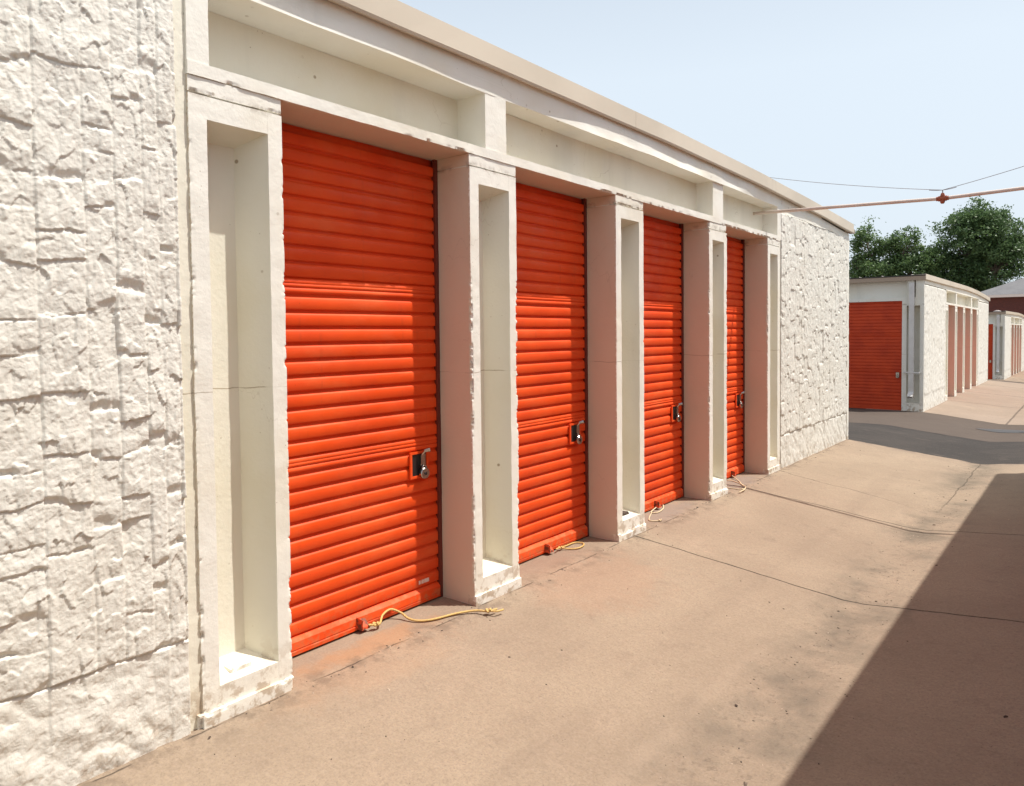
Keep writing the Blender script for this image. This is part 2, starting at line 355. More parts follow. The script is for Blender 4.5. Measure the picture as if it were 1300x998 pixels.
# ground materials ---------------------------------------------------
def concrete_mat(near=True):
    n = NT('tan_concrete' if near else 'pale_concrete', 0.9, 0.15)
    A, B = ((0.330, 0.256, 0.180), (0.262, 0.199, 0.140)) if near else ((0.30, 0.235, 0.185), (0.25, 0.195, 0.15))
    c = n.mix(n.ramp(n.noise(0.9, 6, 0.6), 0.33, 0.68), A, B)
    c = n.mix(n.ramp(n.noise(2.3, 6, 0.65, dist=0.5), 0.50, 0.75, 0, 0.45), c, (0.40, 0.30, 0.215))
    c = n.mix(n.ramp(n.noise(7, 6, 0.7), 0.52, 0.74, 0, 0.40), c, (0.145, 0.105, 0.08))
    # aggregate
    sp = n.noise(120, 4, 0.8); c = n.mix(n.ramp(sp, 0.36, 0.64, 0.0, 0.75), c, n.mix(n.noise(90, 2), (0.10, 0.075, 0.058), (0.40, 0.31, 0.24)))
    c = n.mix(n.ramp(n.noise(48, 5, 0.75), 0.40, 0.62, 0.22, 0.0), c, (0.17, 0.122, 0.085))
    pits = n.math('MULTIPLY', n.ramp(n.vor(42), 0.09, 0.15, 1, 0), n.ramp(n.noise(11, 3), 0.52, 0.62))
    c = n.mix(n.math('MULTIPLY', pits, 0.6), c, (0.10, 0.075, 0.06))
    x, y, z = n.xyz()
    wob = n.math('MULTIPLY', n.math('SUBTRACT', n.noise(2.0, 4), 0.5), 0.09)
    fw = n.math('MULTIPLY', n.math('SUBTRACT', n.noise(22, 3), 0.5), 0.012)
    def yline(Y, hw, slope=0.0, wobble=1.0):
        d = n.math('SUBTRACT', y, Y + 0.0)
        d = n.math('SUBTRACT', d, n.math('MULTIPLY', x, slope))
        d = n.math('ADD', d, n.math('MULTIPLY', wob, wobble)); d = n.math('ADD', d, fw)
        return n.ramp(n.math('ABSOLUTE', d), hw, hw * 2.0, 1, 0)
    if near:
        # grime where water runs down the valley of the lane
        val = n.ramp(n.math('ABSOLUTE', n.math('SUBTRACT', n.math('ADD', x, n.math('MULTIPLY', wob, 2.5)), 1.62)), 0.04, 0.42, 1, 0)
        gr = n.math('MULTIPLY', val, n.ramp(n.noise(1.5, 5, 0.65), 0.42, 0.66))
        c = n.mix(n.math('MULTIPLY', gr, 0.55), c, (0.075, 0.070, 0.058))
        gr2 = n.math('MULTIPLY', val, n.ramp(n.noise(26, 5, 0.7), 0.54, 0.66))
        c = n.mix(n.math('MULTIPLY', gr2, 0.35), c, (0.07, 0.055, 0.045))
        # pale band of dried silt beside the valley
        dd = n.math('ABSOLUTE', n.math('SUBTRACT', n.math('ADD', x, n.math('MULTIPLY', wob, 2.0)), 1.34))
        c = n.mix(n.math('MULTIPLY', n.ramp(dd, 0.01, 0.05, 1, 0), n.ramp(n.noise(1.2, 3), 0.42, 0.6, 0, 0.14)), c, (0.40, 0.31, 0.23))
        # rust bleeding out from under the first door
        def blob(cx, cy, rx, ry):
            a = n.math('POWER', n.math('DIVIDE', n.math('SUBTRACT', x, cx), rx), 2.0); b = n.math('POWER', n.math('DIVIDE', n.math('SUBTRACT', y, cy), ry), 2.0)
            return n.ramp(n.math('ADD', n.math('ADD', a, b), n.math('MULTIPLY', n.math('SUBTRACT', n.noise(6, 5, 0.65), 0.5), 2.2)), 0.1, 1.0, 1, 0)
        c = n.mix(n.math('MULTIPLY', blob(-0.07, 2.35, 0.11, 0.50), 0.40), c, (0.36, 0.17, 0.07))
        c = n.mix(n.math('MULTIPLY', blob(0.05, 2.2, 0.25, 0.7), 0.14), c, (0.45, 0.24, 0.12))
        c = n.mix(n.math('MULTIPLY', blob(0.25, 3.9, 0.5, 0.7), 0.22), c, (0.33, 0.18, 0.11))
        c = n.mix(n.math('MULTIPLY', blob(-0.15, 3.9, 0.14, 0.5), 0.3), c, (0.20, 0.13, 0.10))
        c = n.mix(n.math('MULTIPLY', blob(-0.12, 5.55, 0.16, 0.6), 0.5), c, (0.21, 0.18, 0.16))
        c = n.mix(n.math('MULTIPLY', blob(-0.10, 7.1, 0.16, 0.6), 0.5), c, (0.21, 0.18, 0.16))
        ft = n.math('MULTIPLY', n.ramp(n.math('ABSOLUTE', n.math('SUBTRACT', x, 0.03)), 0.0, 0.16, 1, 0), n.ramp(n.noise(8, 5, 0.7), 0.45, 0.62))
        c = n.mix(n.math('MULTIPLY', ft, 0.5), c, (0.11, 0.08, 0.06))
        ty = n.math('MULTIPLY', n.ramp(n.math('ABSOLUTE', n.math('SUBTRACT', n.math('ADD', x, n.math('MULTIPLY', wob, 1.5)), 0.95)), 0.06, 0.14, 1, 0), n.ramp(n.noise(1.1, 5, 0.6, n.map((3, 0.5, 1))), 0.48, 0.62, 0, 0.14))
        c = n.mix(ty, c, (0.15, 0.11, 0.085))
        crk = yline(4.83, 0.0045, 0.03, 1.0)
        for l in (yline(6.985, 0.0045, 0.02, 0.9),):
            crk = n.math('MAXIMUM', crk, l)
        c8 = n.math('MULTIPLY', yline(8.03, 0.0035, -0.16, 3.0), n.ramp(x, 0.9, 1.6, 0.8, 0))
        crk = n.math('MAXIMUM', crk, c8)
        # slab edge under the face of the piers
        dx = n.math('ADD', n.math('SUBTRACT', x, 0.022), n.math('MULTIPLY', wob, 0.45))
        ap = n.math('MULTIPLY', n.ramp(n.math('ABSOLUTE', n.math('ADD', dx, fw)), 0.002, 0.005, 1, 0), n.ramp(n.noise(4.5, 3), 0.45, 0.55, 0, 0.75))
        crk = n.math('MAXIMUM', crk, ap)
        # long crack in the valley further down
        dv = n.math('ADD', n.math('SUBTRACT', x, 1.60), n.math('MULTIPLY', wob, 1.6))
        cv = n.math('MULTIPLY', n.ramp(n.math('ABSOLUTE', n.math('ADD', dv, fw)), 0.003, 0.009, 1, 0), n.ramp(y, 7.5, 8.5, 0, 0.6))
        crk = n.math('MAXIMUM', crk, cv)
        edge = n.ramp(y, 10.6, 10.93, 0, 0.6)
        c = n.mix(n.math('MULTIPLY', edge, n.ramp(n.noise(5, 4), 0.4, 0.6)), c, (0.16, 0.12, 0.095))
    else:
        d = n.math('ABSOLUTE', n.math('ADD', n.math('SUBTRACT', x, 1.25), n.math('MULTIPLY', wob, 0.4)))
        crk = n.ramp(d, 0.01, 0.03, 0.6, 0)
        for Y in (22.5, 26.0, 29.5):
            crk = n.math('MAXIMUM', crk, yline(Y, 0.012, 0, 0.5))
    c = n.mix(n.math('MULTIPLY', crk, 0.9), c, (0.035, 0.027, 0.022))
    n.color(c)
    h = n.math('ADD', n.math('MULTIPLY', n.noise(150, 3, 0.7), 0.8), n.math('MULTIPLY', n.noise(14, 5), 2.0))
    h = n.math('SUBTRACT', h, n.math('MULTIPLY', crk, 3.0))
    n.bump(h, 0.5, 0.004)
    return n.m
M['concrete'] = concrete_mat(True); M['concrete2'] = concrete_mat(False)
def asphalt_mat():
    n = NT('patched_asphalt', 0.95, 0.08)
    x, y, z = n.xyz()
    c = n.mix(n.ramp(n.noise(1.2, 5), 0.35, 0.68), (0.032, 0.030, 0.029), (0.046, 0.041, 0.038))
    old = n.mix(n.noise(2, 5), (0.105, 0.082, 0.067), (0.078, 0.061, 0.051))
    seam = n.math('ADD', y, n.math('MULTIPLY', n.noise(0.6, 4), 1.2))
    c = n.mix(n.ramp(seam, 14.45, 14.65), c, old)
    c = n.mix(n.ramp(n.noise(5, 5, 0.7, n.map((0.5, 2, 1))), 0.55, 0.7, 0, 0.5), c, (0.13, 0.105, 0.088))
    c = n.mix(n.ramp(n.noise(150, 3), 0.3, 0.7, 0, 0.3), c, (0.15, 0.13, 0.115))
    l = n.ramp(n.math('ABSOLUTE', n.math('SUBTRACT', seam, 14.5)), 0.02, 0.05, 0.8, 0)
    c = n.mix(l, c, (0.025, 0.022, 0.02))
    n.color(c); n.bump(n.noise(90, 4, 0.7), 0.6, 0.006)
    return n.m
M['asphalt'] = asphalt_mat()
n = NT('dusty_ground', 0.95, 0.2); n.color(n.mix(n.ramp(n.noise(0.35, 6, 0.6), 0.35, 0.65), (0.30, 0.225, 0.16), (0.22, 0.17, 0.12))); n.bump(n.noise(5, 5), .5, .03); M['dirt'] = n.m
n = NT('puddle_water', 0.04, 0.5); n.color((0.035, 0.032, 0.03)); M['puddle'] = n.m
n = NT('damp_asphalt', 0.45); n.color((0.045, 0.04, 0.037)); M['damp'] = n.m
n = NT('debris_bits', 0.9); n.color(n.mix(n.ramp(n.attr('chip'), 0.2, 0.8), (0.06, 0.04, 0.03), (0.42, 0.33, 0.25))); M['debris'] = n.m

# ------------------------------------------------------------------ ground shape
def facx(Y): return np.interp(Y, [-50, 10.9, 19, 31.6, 40.5, 60], [0, 0, -0.39, -0.39, -0.62, -0.62])
def gz(X, Y):
    X = np.asarray(X, float); Y = np.asarray(Y, float)
    base = np.interp(Y, [-200, 10.95, 12.5, 17.5, 19, 31.6, 33, 39, 40.5, 53, 400], [0, 0, -0.05, -0.36, -0.387, -0.40, -0.44, -0.85, -0.88, -1.0, -1.2])
    x = X - facx(Y)
    amp = np.interp(Y, [-50, 10.95, 12.5, 17, 19, 53], [1, 1, 0.8, 0.8, 0.7, 0.7])
    v = -0.12 * np.clip(x, 0, 1.5) + 0.105 * np.clip(x - 1.62, 0, 1.45)
    return base + amp * v
def sheet(name, xs, ys, mat, dz, edge=None):
    X, Y = np.meshgrid(xs, ys, indexing='ij')
    if edge is not None: X, Y = edge(X, Y)
    Z = gz(X, Y) + dz
    mb = MB(); mb.grid(np.stack([X, Y, Z], -1), flip=True)
    o = mb.build(name, mat, smooth=True); tag(o, kind='structure'); return o
def up(o):
    me = o.data
    if me.polygons[0].normal.z < 0: me.flip_normals()
xs_fine = np.concatenate([np.arange(-1.2, 0, 0.2), np.arange(0, 3.3, 0.06), [3.6, 4.2]])
far = np.concatenate([-np.geomspace(600, 4, 14), [-2.5, -1.6], np.linspace(-1, 4, 51), [4.6, 5.5], np.geomspace(7, 600, 14)])
farY = np.concatenate([[-600, -150, -40, -12, -6], np.arange(-4, 60, 0.5), np.geomspace(62, 900, 16)])
up(sheet('ground', far, farY, M['dirt'], -0.012))
up(sheet('asphalt_road', np.concatenate([-np.geomspace(40, 2, 8), np.linspace(-1.2, 4, 53), np.geomspace(5, 40, 8)]), np.concatenate([np.arange(10.8, 20.0, 0.25)]), M['asphalt'], -0.004))
def edge1(X, Y):
    t = (Y >= 10.85)
    Y = Y + t * (0.06 * fbm(X * 2.0, 1.0, 3.0, 3) + 0.02 * fbm(X * 15.0, 1.0, 3.0, 3) - 0.10 * np.exp(-((X - 1.62) / 0.18) ** 2))
    return X, Y
up(sheet('concrete_lane', np.linspace(-0.9, 3.6, 121), np.concatenate([np.arange(-5, 10.8, 0.15), [10.9]]), M['concrete'], 0.0, edge1))
def edge2(X, Y):
    t = (Y <= 18.4)
    return X, Y + t * (0.55 - 0.35 * np.clip(X, 0, 2) + 0.03 * fbm(X * 3, 2.0, 3.0, 3))
up(sheet('far_concrete_lane', np.linspace(-1.6, 3.6, 60), np.concatenate([[18.35], np.arange(19.3, 32.2, 0.3)]), M['concrete2'], 0.0, edge2))
up(sheet('distant_concrete_lane', np.linspace(-1.6, 3.6, 40), np.arange(39.4, 56, 0.5), M['concrete'], 0.0))
def edge3(X, Y): return X, Y
up(sheet('second_asphalt_road', np.linspace(-30, 30, 140), np.arange(32.0, 39.8, 0.3), M['asphalt'], -0.004))
# low roof of distant ground is left to the terrain sheet

# ------------------------------------------------------------------ storage buildings
PIERS = [(1.411, 1.824), (3.021, 3.436), (4.600, 5.012), (6.231, 6.632), (7.726, 8.10)]
END0, END1 = -1.70, 10.946
LINT = 2.56; BEAMZ = 2.93
def top_z(y):   # underside of the coping; it sags towards the far end
    return np.interp(y, [-2, 5.3, 7.5, 9.5, 10.95], [3.06, 3.065, 3.03, 2.965, 2.90])
def shear(V):
    V = V.copy(); y, z = V[:, 1], V[:, 2]
    V[:, 2] -= 0.0054 * (y - 3.0) * np.clip(z / LINT, 0, 1) * (z < 2.99)
    return V

def facets(Y, Z, cy, cz, slope, off, seed):
    """fractured faces: jittered cells, each its own tilted plane"""
    Yw = Y / cy + 0.35 * vnoise(Y / cy * 1.3, Z / cz * 1.3, seed + 2.2); Zw = Z / cz + 0.35 * vnoise(Y / cy * 1.3 + 40, Z / cz * 1.3, seed + 7.7)
    iy = np.floor(Yw).astype(int); iz = np.floor(Zw).astype(int)
    best = np.full(Y.shape, 9e9); H = np.zeros(Y.shape)
    for a in (-1, 0, 1):
        for b in (-1, 0, 1):
            ky, kz = iy + a + 4096 * 4, iz + b + 4096 * 4
            py = iy + a + 0.5 + 0.45 * _h(ky, kz, int(seed)); pz = iz + b + 0.5 + 0.45 * _h(ky, kz, int(seed) + 1)
            d = (Yw - py) ** 2 + (Zw - pz) ** 2
            h = slope * cy * _h(ky, kz, int(seed) + 2) * (Yw - py) + slope * cz * 0.7 * _h(ky, kz, int(seed) + 3) * (Zw - pz) + off * _h(ky, kz, int(seed) + 4)
            H = np.where(d < best, h, H); best = np.minimum(d, best)
    return H
def stone_field(ys, zs, seed, rough=1.0):
    rs = np.random.RandomState(seed)
    Y, Z = np.meshgrid(ys, zs, indexing='ij')
    y0, y1 = ys[0], ys[-1]
    H = np.zeros(Y.shape)
    # irregular warps
    wz = 0.018 * fbm(Y * 9, Z * 4, seed, 3); wy = 0.005 * fbm(Y * 3, Z * 7, seed + 3.3, 3)
    Yw = Y + wy; Zw = Z + wz
    courses = [-0.4, 0.372, 1.02, 1.72, 2.38, 3.2]
    gro = np.zeros(Y.shape)
    y = y0 - 0.02
    cols = []
    while y < y1 + 0.02:
        w = rs.choice([0.06, 0.075, 0.10, 0.15, 0.165]); cols.append((y, y + w)); y += w
    for ci, (a, b) in enumerate(cols):
        m = (Yw >= a) & (Yw < b)
        if not m.any(): continue
        # ledges
        led = [-0.4, 0.372 + rs.uniform(-.003, .003)]
        z = 0.372
        while z < 3.2:
            z += rs.choice([0.10, 0.16, 0.22, 0.28, 0.36, 0.44]) * rs.uniform(0.85, 1.15); led.append(z)
        ym, zm = Yw[m], Zw[m]; hm = np.zeros(ym.shape); gm = np.ones(ym.shape)
        for k in range(len(led) - 1):
            lo, hi = led[k], led[k + 1]
            q = (zm >= lo) & (zm < hi)
            if not q.any(): continue
            yy, zz = ym[q], zm[q]; hh = hi - lo
            t = (hi - zz) / hh                       # 0 top .. 1 bottom
            base = rs.uniform(0.004, 0.0125)
            h = base + rs.uniform(-0.3, 0.3) * 0.012 * (yy - a) / (b - a) + rs.uniform(0.0, 0.008) * t
            # split facets
            for j in range(3 if lo > 0 else 7):
                cy, cz = rs.uniform(a, b), rs.uniform(lo, hi)
                gx, gzz = rs.uniform(-0.12, 0.12), rs.uniform(-0.07, 0.07)
                pl = base + 0.008 + rs.uniform(-0.004, 0.008) + gx * (yy - cy) + gzz * (zz - cz)
                h = np.minimum(h, pl)
            # chamfered top and broken lower lip
            ct = rs.uniform(0.006, 0.022)
            h = h * (0.45 + 0.55 * sstep(0, 1, np.clip((hi - zz) / ct, 0, 1)))
            if rs.rand() < 0.75:
                cy = rs.uniform(a, b); rr = rs.uniform(0.03, 0.08)
                d = np.sqrt((yy - cy) ** 2 * rs.uniform(.3, 1.4) + ((zz - lo) * rs.uniform(1.1, 2.2)) ** 2) + 0.016 * fbm(yy * 26, zz * 26, seed + k, 3) + rs.uniform(-.35, .35) * (yy - cy)
                h = h - 0.013 * (1 - sstep(rr * 0.35, rr, d)) * (rs.rand() < 0.7) 
                h = h + 0.003 * np.exp(-((zz - lo - rr * 0.8) / 0.03) ** 2)
            hm[q] = h
            # wafer thin vertical joint
            e = np.minimum(yy - a, b - yy)
            gm[q] = 0.5 + 0.5 * sstep(0.0, 0.006, e)
        H[m] = hm * gm
    H = np.clip(H, -0.012, 0.06)
    # general split face roughness
    r1 = 1 - np.abs(fbm(Y * 14, Z * 10, seed + 1.7, 4)) * 2.2
    r2 = fbm(Y * 38, Z * 30, seed + 9, 4)
    r3 = 1 - np.abs(fbm(Y * 55, Z * 42, seed + 19, 3)) * 2
    H = H + rough * (0.0022 * r1 + 0.0016 * r2 + 0.0014 * r3 + facets(Y, Z, 0.040, 0.095, 0.13, 0.0022, seed) + facets(Y, Z, 0.018, 0.027, 0.14, 0.0007, seed + 11) + facets(Y, Z, 0.010, 0.012, 0.11, 0.0002, seed + 17)) - 0.004
    # lower course: broad slanted chips
    lowm = Z < 0.372
    sl = 0.013 * np.abs(vnoise((Y + Z * 0.8) * 9, (Z - Y * 0.4) * 5, seed + 31)) + 0.007 * fbm(Y * 20, Z * 20, 3, 3)
    H = np.where(lowm, H * 0.45 + sl - 0.004, H)
    for c in courses[1:2]:
        H -= 0.012 * np.exp(-((Z - c + 0.004 * vnoise(Y * 12, 1, seed)) / 0.004) ** 2)
    return Y, Z, H

def stone_panel(y0, y1, zt, res, seed, ychange=None):
    if ychange:   # coarse then fine
        ys = np.concatenate([np.arange(y0, ychange, res * 2.2), np.arange(ychange, y1 + res * .5, res)])
    else: ys = np.arange(y0, y1 + res * 0.5, res)
    ys = ys[ys < y1]; ys = np.append(ys, y1)
    zs = np.arange(-0.25, zt + res * .5, res)
    Y, Z, H = stone_field(ys, zs, seed)
    H = H * (0.74 if y0 < 0 else 0.60)
    zz = Z.copy(); zz = np.minimum(zz, zt)
    P = np.stack([H, Y, zz], -1)
    # close to the wall plane at the rims
    P[0, :, 0] = -0.06; P[-1, :, 0] = -0.06; P[:, -1, 0] = -0.06
    mb = MB(); mb.grid(P, flip=False)
    mb.box(-0.30, -0.055, y0 + (.16 if y0 < 0 else .002), y1 - .002, -0.3, zt)
    return mb

def rib_curtain(y0, y1, z0, z1, X, step=None, seed=1):
    """corrugated curtain: pitch 0.0787, flat ribs with a rounded shoulder and a shadow groove; returns grid"""
    p = 0.0787
    prof = []
    seams = (0.883, 1.741)
    k = 0; z = z0
    while z < z1 - 0.01:
        # one rib from z (bottom groove) upwards
        pts = [(0.0000, -0.0160), (0.0030, -0.0160), (0.0050, -0.0010), (0.0080, 0.0006), (0.0400, 0.0010), (0.0540, 0.0), (0.0580, -0.0018), (0.0630, -0.0080), (0.0680, -0.0145), (0.0710, -0.0160)]
        sm = any(abs(z - s) < 0.04 for s in seams)
        if sm: pts = [(0.000, -0.0125), (0.003, -0.0130), (0.005, -0.001), (0.010, 0.002), (0.026, 0.002), (0.028, -0.003), (0.031, -0.003), (0.033, 0.001), (0.047, 0.001), (0.049, -0.002), (0.052, 0.0005), (0.062, 0.0), (0.068, -0.0045), (0.073, -0.010)]
        for dz, dx in pts:
            if z + dz < z1: prof.append((z + dz, dx))
        z += p
    prof = np.array(prof)
    n = 2 if step is None else max(2, int((y1 - y0) / step))
    ys = np.linspace(y0, y1, n)
    Yg, Zg = np.meshgrid(ys, prof[:, 0], indexing='ij')
    Xg = X + prof[:, 1][None, :] + np.zeros_like(Yg)
    if step:
        Xg += 0.0034 * fbm(Yg * 1.7, Zg * 2.2, seed, 3) + 0.0012 * fbm(Yg * 9, Zg * 12, seed, 2)
        Zg = Zg + 0.0012 * fbm(Yg * 2, Zg * 1.1, seed, 2)
    return np.stack([Xg, Yg, Zg], -1)

def make_door(parent, ya, yb, hi, seed, xf, bracket_y=None):
    """curtain between piers; ya..yb is the clear opening"""
    mb = MB(); mb.grid(rib_curtain(ya - 0.03, yb + 0.03 - 0.05, 0.098, 2.515, -0.262, 0.03 if hi else None, seed))
    d = mb.build('roll_up_door', M['orange'], parent, xf=xf)
    # bottom bar: angle with two raised lines
    b = MB()
    prof = [(0.012, -0.300), (0.012, -0.245), (0.030, -0.243), (0.034, -0.247), (0.038, -0.243), (0.074, -0.244), (0.080, -0.250), (0.090, -0.262), (0.098, -0.275)]
    ys = np.linspace(ya - 0.01, yb - 0.03, 30 if hi else 2)
    P = np.array([[(x + (0.003 * vnoise(y * 5, z * 20, seed) if hi else 0), y, z) for z, x in prof] for y in ys], float)
    b.grid(P); b.build('bottom_bar', M['orange'], d, xf=xf)
    # guides
    for (a, c) in ((yb - 0.014, yb + 0.01), (ya - 0.02, ya + 0.008)):
        g = MB(); g.box(-0.32, -0.268, a, c, 0.0, 2.60); g.box(-0.268, -0.250, a + (-0.012 if a > ya + .1 else .0), c, 0.0, 2.60)
        g.build('guide_rail', M['guide'], d, xf=xf)
    # curled head of the curtain
    hd = MB(); hd.tube([(-0.335, ya - .02, 2.53), (-0.335, yb + .02, 2.53)], 0.055, 20); hd.build('curtain_roll', M['orange'], d, smooth=True, xf=xf)
    if hi:
        ly = yb - 0.165
        s = MB()     # latch plate: shallow tray with folded sides
        s.box(-0.258, -0.246, ly - 0.085, ly - 0.070, 0.735, 0.885)
        s.box(-0.258, -0.246, ly + 0.040, ly + 0.055, 0.735, 0.885)
        s.box(-0.258, -0.249, ly - 0.070, ly + 0.040, 0.735, 0.748)
        s.box(-0.258, -0.249, ly - 0.070, ly + 0.040, 0.872, 0.885)
        s.build('latch_plate', M['orange'], d, xf=xf)
        s = MB(); s.box(-0.262, -0.255, ly - 0.070, ly + 0.040, 0.748, 0.872); s.build('latch_pocket', M['black'], d, xf=xf)
        s = MB(); s.box(-0.255, -0.236, ly - 0.012, ly + 0.022, 0.80, 0.868)
        s.tube([(-0.240, ly + 0.002, 0.868), (-0.225, ly + 0.008, 0.888), (-0.205, ly + 0.030, 0.895)], [0.008, 0.010, 0.014], 8)
        s.build('latch_handle', M['steel'], d, smooth=False, xf=xf)
    if bracket_y is not None:
        s = MB()
        y = bracket_y
        # folded pull lug
        s.add([(-0.245, y - .028, .02), (-0.245, y + .030, .02), (-0.245, y + .030, .060), (-0.245, y - .028, .072),
               (-0.205, y - .026, .018), (-0.203, y + .028, .018), (-0.206, y + .028, .028), (-0.208, y - .026, .034),
               (-0.198, y - .024, .026), (-0.200, y - .020, .070), (-0.245, y - .027, .080)],
              [(0, 4, 5, 1), (4, 7, 6, 5), (0, 3, 7, 4), (1, 5, 6, 2), (7, 3, 2, 6), (4, 8, 9, 10, 0)])
        s.build('pull_bracket', M['rusty'], d, xf=xf)
    return d

def storage_building(label, hi, cat='building', group=None, brackets=True):
    root = empty('storage_building', label=label, cat=cat, group=group)
    xf = shear
    rs = 0.0062 if hi else 0.3
    # --- piers
    for i, (a, b) in enumerate(PIERS):
        dp = 0.24 if i == 0 else 0.15
        mb = MB(); sd = i * 13.7
        sw = 0.074
        no, nt, nb = (a + sw, b - sw + 0.006), 2.40, 0.14
        r = dict(res=rs, seed=sd, amp=0.0018 if hi else 0)
        mb.rbox(-0.262, 0, a, no[0], -0.2, 2.49, chip={'y0'} if hi else None, depth=0.012, tint={(1, 0)}, **r)
        mb.rbox(-0.262, 0, no[1], b, -0.2, 2.49, chip={'y1'} if hi else None, depth=0.012, tint={(1, 1)}, **r)
        mb.rbox(-0.262, -0.0005, no[0], no[1], nt, 2.49, chip=None, depth=0.008, **r)
        mb.rbox(-0.262, -0.0005, no[0], no[1], -0.2, nb, chip=None, depth=0.016, **r)
        if hi:   # worn plinth lip and cap course
            mb.rbox(-0.05, 0.013, a + (0.0 if i else -0.02), b, -0.2, 0.055, chip={'y1', 'z1', 'y0'}, depth=0.02, **r)
        mb.rbox(-0.262, -0.002, a, b, 2.497, LINT - 0.001, chip={'z0', 'y0', 'y1'} if hi else None, depth=0.014, tint={(1, 0), (1, 1)}, **r)
        mb.box(-0.262, -0.02, a + .004, b - .004, 2.48, 2.51)
        mb.build('pier', M['paint'], root, xf=xf)
        nm = MB(); f0, f1, ex = -0.004, 0.15, 0.072     # formed niche: its sides splay inwards to a narrower back
        q0, q1 = no[0] - .001, no[1] + .001
        def face(c4, nu, nv):
            c4 = np.array(c4, float); U, V_ = np.meshgrid(np.linspace(0, 1, nu), np.linspace(0, 1, nv), indexing='ij'); U = U[..., None]; V_ = V_[..., None]
            P = (c4[0] * (1 - U) + c4[1] * U) * (1 - V_) + (c4[3] * (1 - U) + c4[2] * U) * V_
            if hi:
                w_ = np.clip(-P[..., 0] / 0.03, 0, 1)
                P[..., 0] += 0.002 * w_ * fbm(P[..., 1] * 12, P[..., 2] * 7, sd, 3); P[..., 1] += 0.0015 * w_ * fbm(P[..., 0] * 12, P[..., 2] * 7, sd + 4, 3)
            nm.grid(P)
        kk = 60 if hi else 2
        A0, A1, A2, A3 = (f0, q0, nb - .002), (f0, q1, nb - .002), (f0, q1, nt + .002), (f0, q0, nt + .002)
        B0, B1, B2_, B3 = (-f1, q0 + ex, nb + .045), (-f1, q1 - ex, nb + .045), (-f1, q1 - ex, nt - .05), (-f1, q0 + ex, nt - .05)
        face((B0, B1, B2_, B3), 5, kk); face((A0, B0, B3, A3), 6, kk); face((B1, A1, A2, B2_), 6, kk); face((A0, A1, B1, B0), 8, 6); face((B3, B2_, A2, A3), 8, 6)
        pb = nm.build('niche_panel', M['recess'], root, xf=xf)
    # --- lintel
    mb = MB()
    ch = {'z0', 'z1'} if hi else None
    mb.rbox(-0.30, 0.003, 1.411, 8.17, LINT, 2.612, res=0.01 if hi else 0.5, chip={'z0'} if hi else None, depth=0.016, seed=5, amp=0.0022 if hi else 0, tint={(2, 0)})
    mb.build('lintel', M['paint'], root, xf=xf)
    # --- upper posts, panel
    for (a, b) in ((1.411, 1.502), (3.161, 3.349), (6.312, 6.544), (8.022, 8.172)):
        mb = MB(); mb.rbox(-0.25, 0.0, a, b, 2.612, BEAMZ, res=rs, chip={'y0', 'y1'} if hi else None, depth=0.008, seed=a, amp=0.0015 if hi else 0)
        mb.build('upper_post', M['paint'], root, xf=xf)
    for (a, b, d) in ((1.502, 3.161, 0.217), (3.349, 6.312, 0.16), (6.544, 8.022, 0.16)):
        mb = MB(); mb.rbox(-0.30, -d, a, b, 2.612, BEAMZ, res=0.08 if hi else 0.6, seed=a, amp=0.003 if hi else 0)
        mb.build('recess_panel', M['recess'], root, xf=xf)
    # --- beam, follows the sagging coping
    def beam(y0, y1, zb):
        mb = MB()
        n_ = int((y1 - y0) / (0.03 if hi else 0.5)) + 2
        ys = np.linspace(y0, y1, n_); tt = np.linspace(0, 1, 8)
        T, Y = np.meshgrid(tt, ys, indexing='xy')
        zt = top_z(Y) + 0.03
        Z = zb + (zt - zb) * T
        relief = (0.026 * fbm(Y * 1.15, T * 0.8, 2.0, 2) + 0.005 * fbm(Y * 5, T * 2, 8.0, 3)) if hi else 0 * Y
        X = 0.004 + relief * (0.35 + 0.65 * (1 - T)) + 0.006 * (1 - T)
        dip = 0.010 * fbm(Y * 1.6, 3.0, 4.0, 3) * (1 - T) if hi else 0
        mb.grid(np.stack([X, Y, Z + dip], -1))
        Xs, Y2 = np.meshgrid(np.linspace(-0.3, 0, 2), ys, indexing='xy')
        P = np.stack([Xs, Y2, np.full_like(Xs, zb)], -1); P[:, -1, 0] = X[:, 0]; P[:, -1, 2] = (Z + dip)[:, 0]
        mb.grid(P, flip=False)
        mb.build('beam', M['paint'], root, xf=xf)
    beam(1.36, 8.172, BEAMZ)
    beam(8.172, 10.946, 2.872)
    beam(-1.70, 1.36, 2.95)
    # --- stone panels
    res = 0.0052 if hi else 0.03
    stone_panel(-1.65, 1.362, 2.955, 0.0042 if hi else res, 11, 0.60 if hi else None).build('stone_panel', M['stone'], root, xf=xf)
    stone_panel(8.13, 10.87, 2.875, 0.0080 if hi else 0.03, 23).build('stone_panel', M['stone'], root, xf=xf)
    mb = MB(); mb.rbox(-0.262, -0.012, 1.355, 1.413, -0.2, 2.948, res=rs, chip={'y0', 'y1'} if hi else None, depth=0.01, seed=2, amp=0.002 if hi else 0)
    mb.build('joint_strip', M['recess'], root, xf=xf)
    mb = MB(); mb.rbox(-0.262, -0.006, 8.098, 8.140, -0.2, 2.612, res=rs, seed=2, amp=0.0); mb.build('joint_strip', M['recess'], root, xf=xf)
    mb = MB(); mb.rbox(-0.262, 0.006, 10.865, END1, -0.3, 2.875, res=rs, chip={'y1'} if hi else None, seed=9, amp=0.001)
    mb.build('corner_strip', M['paint'], root, xf=xf)
    mb = MB(); mb.rbox(-0.060, 0.006, END0, -1.645, -0.3, 2.955, res=rs, seed=9, amp=0.001); mb.build('corner_strip', M['paint'], root, xf=xf)
    # --- doors
    DB = [2.40, 4.05, 5.66, 7.35]
    doors = []
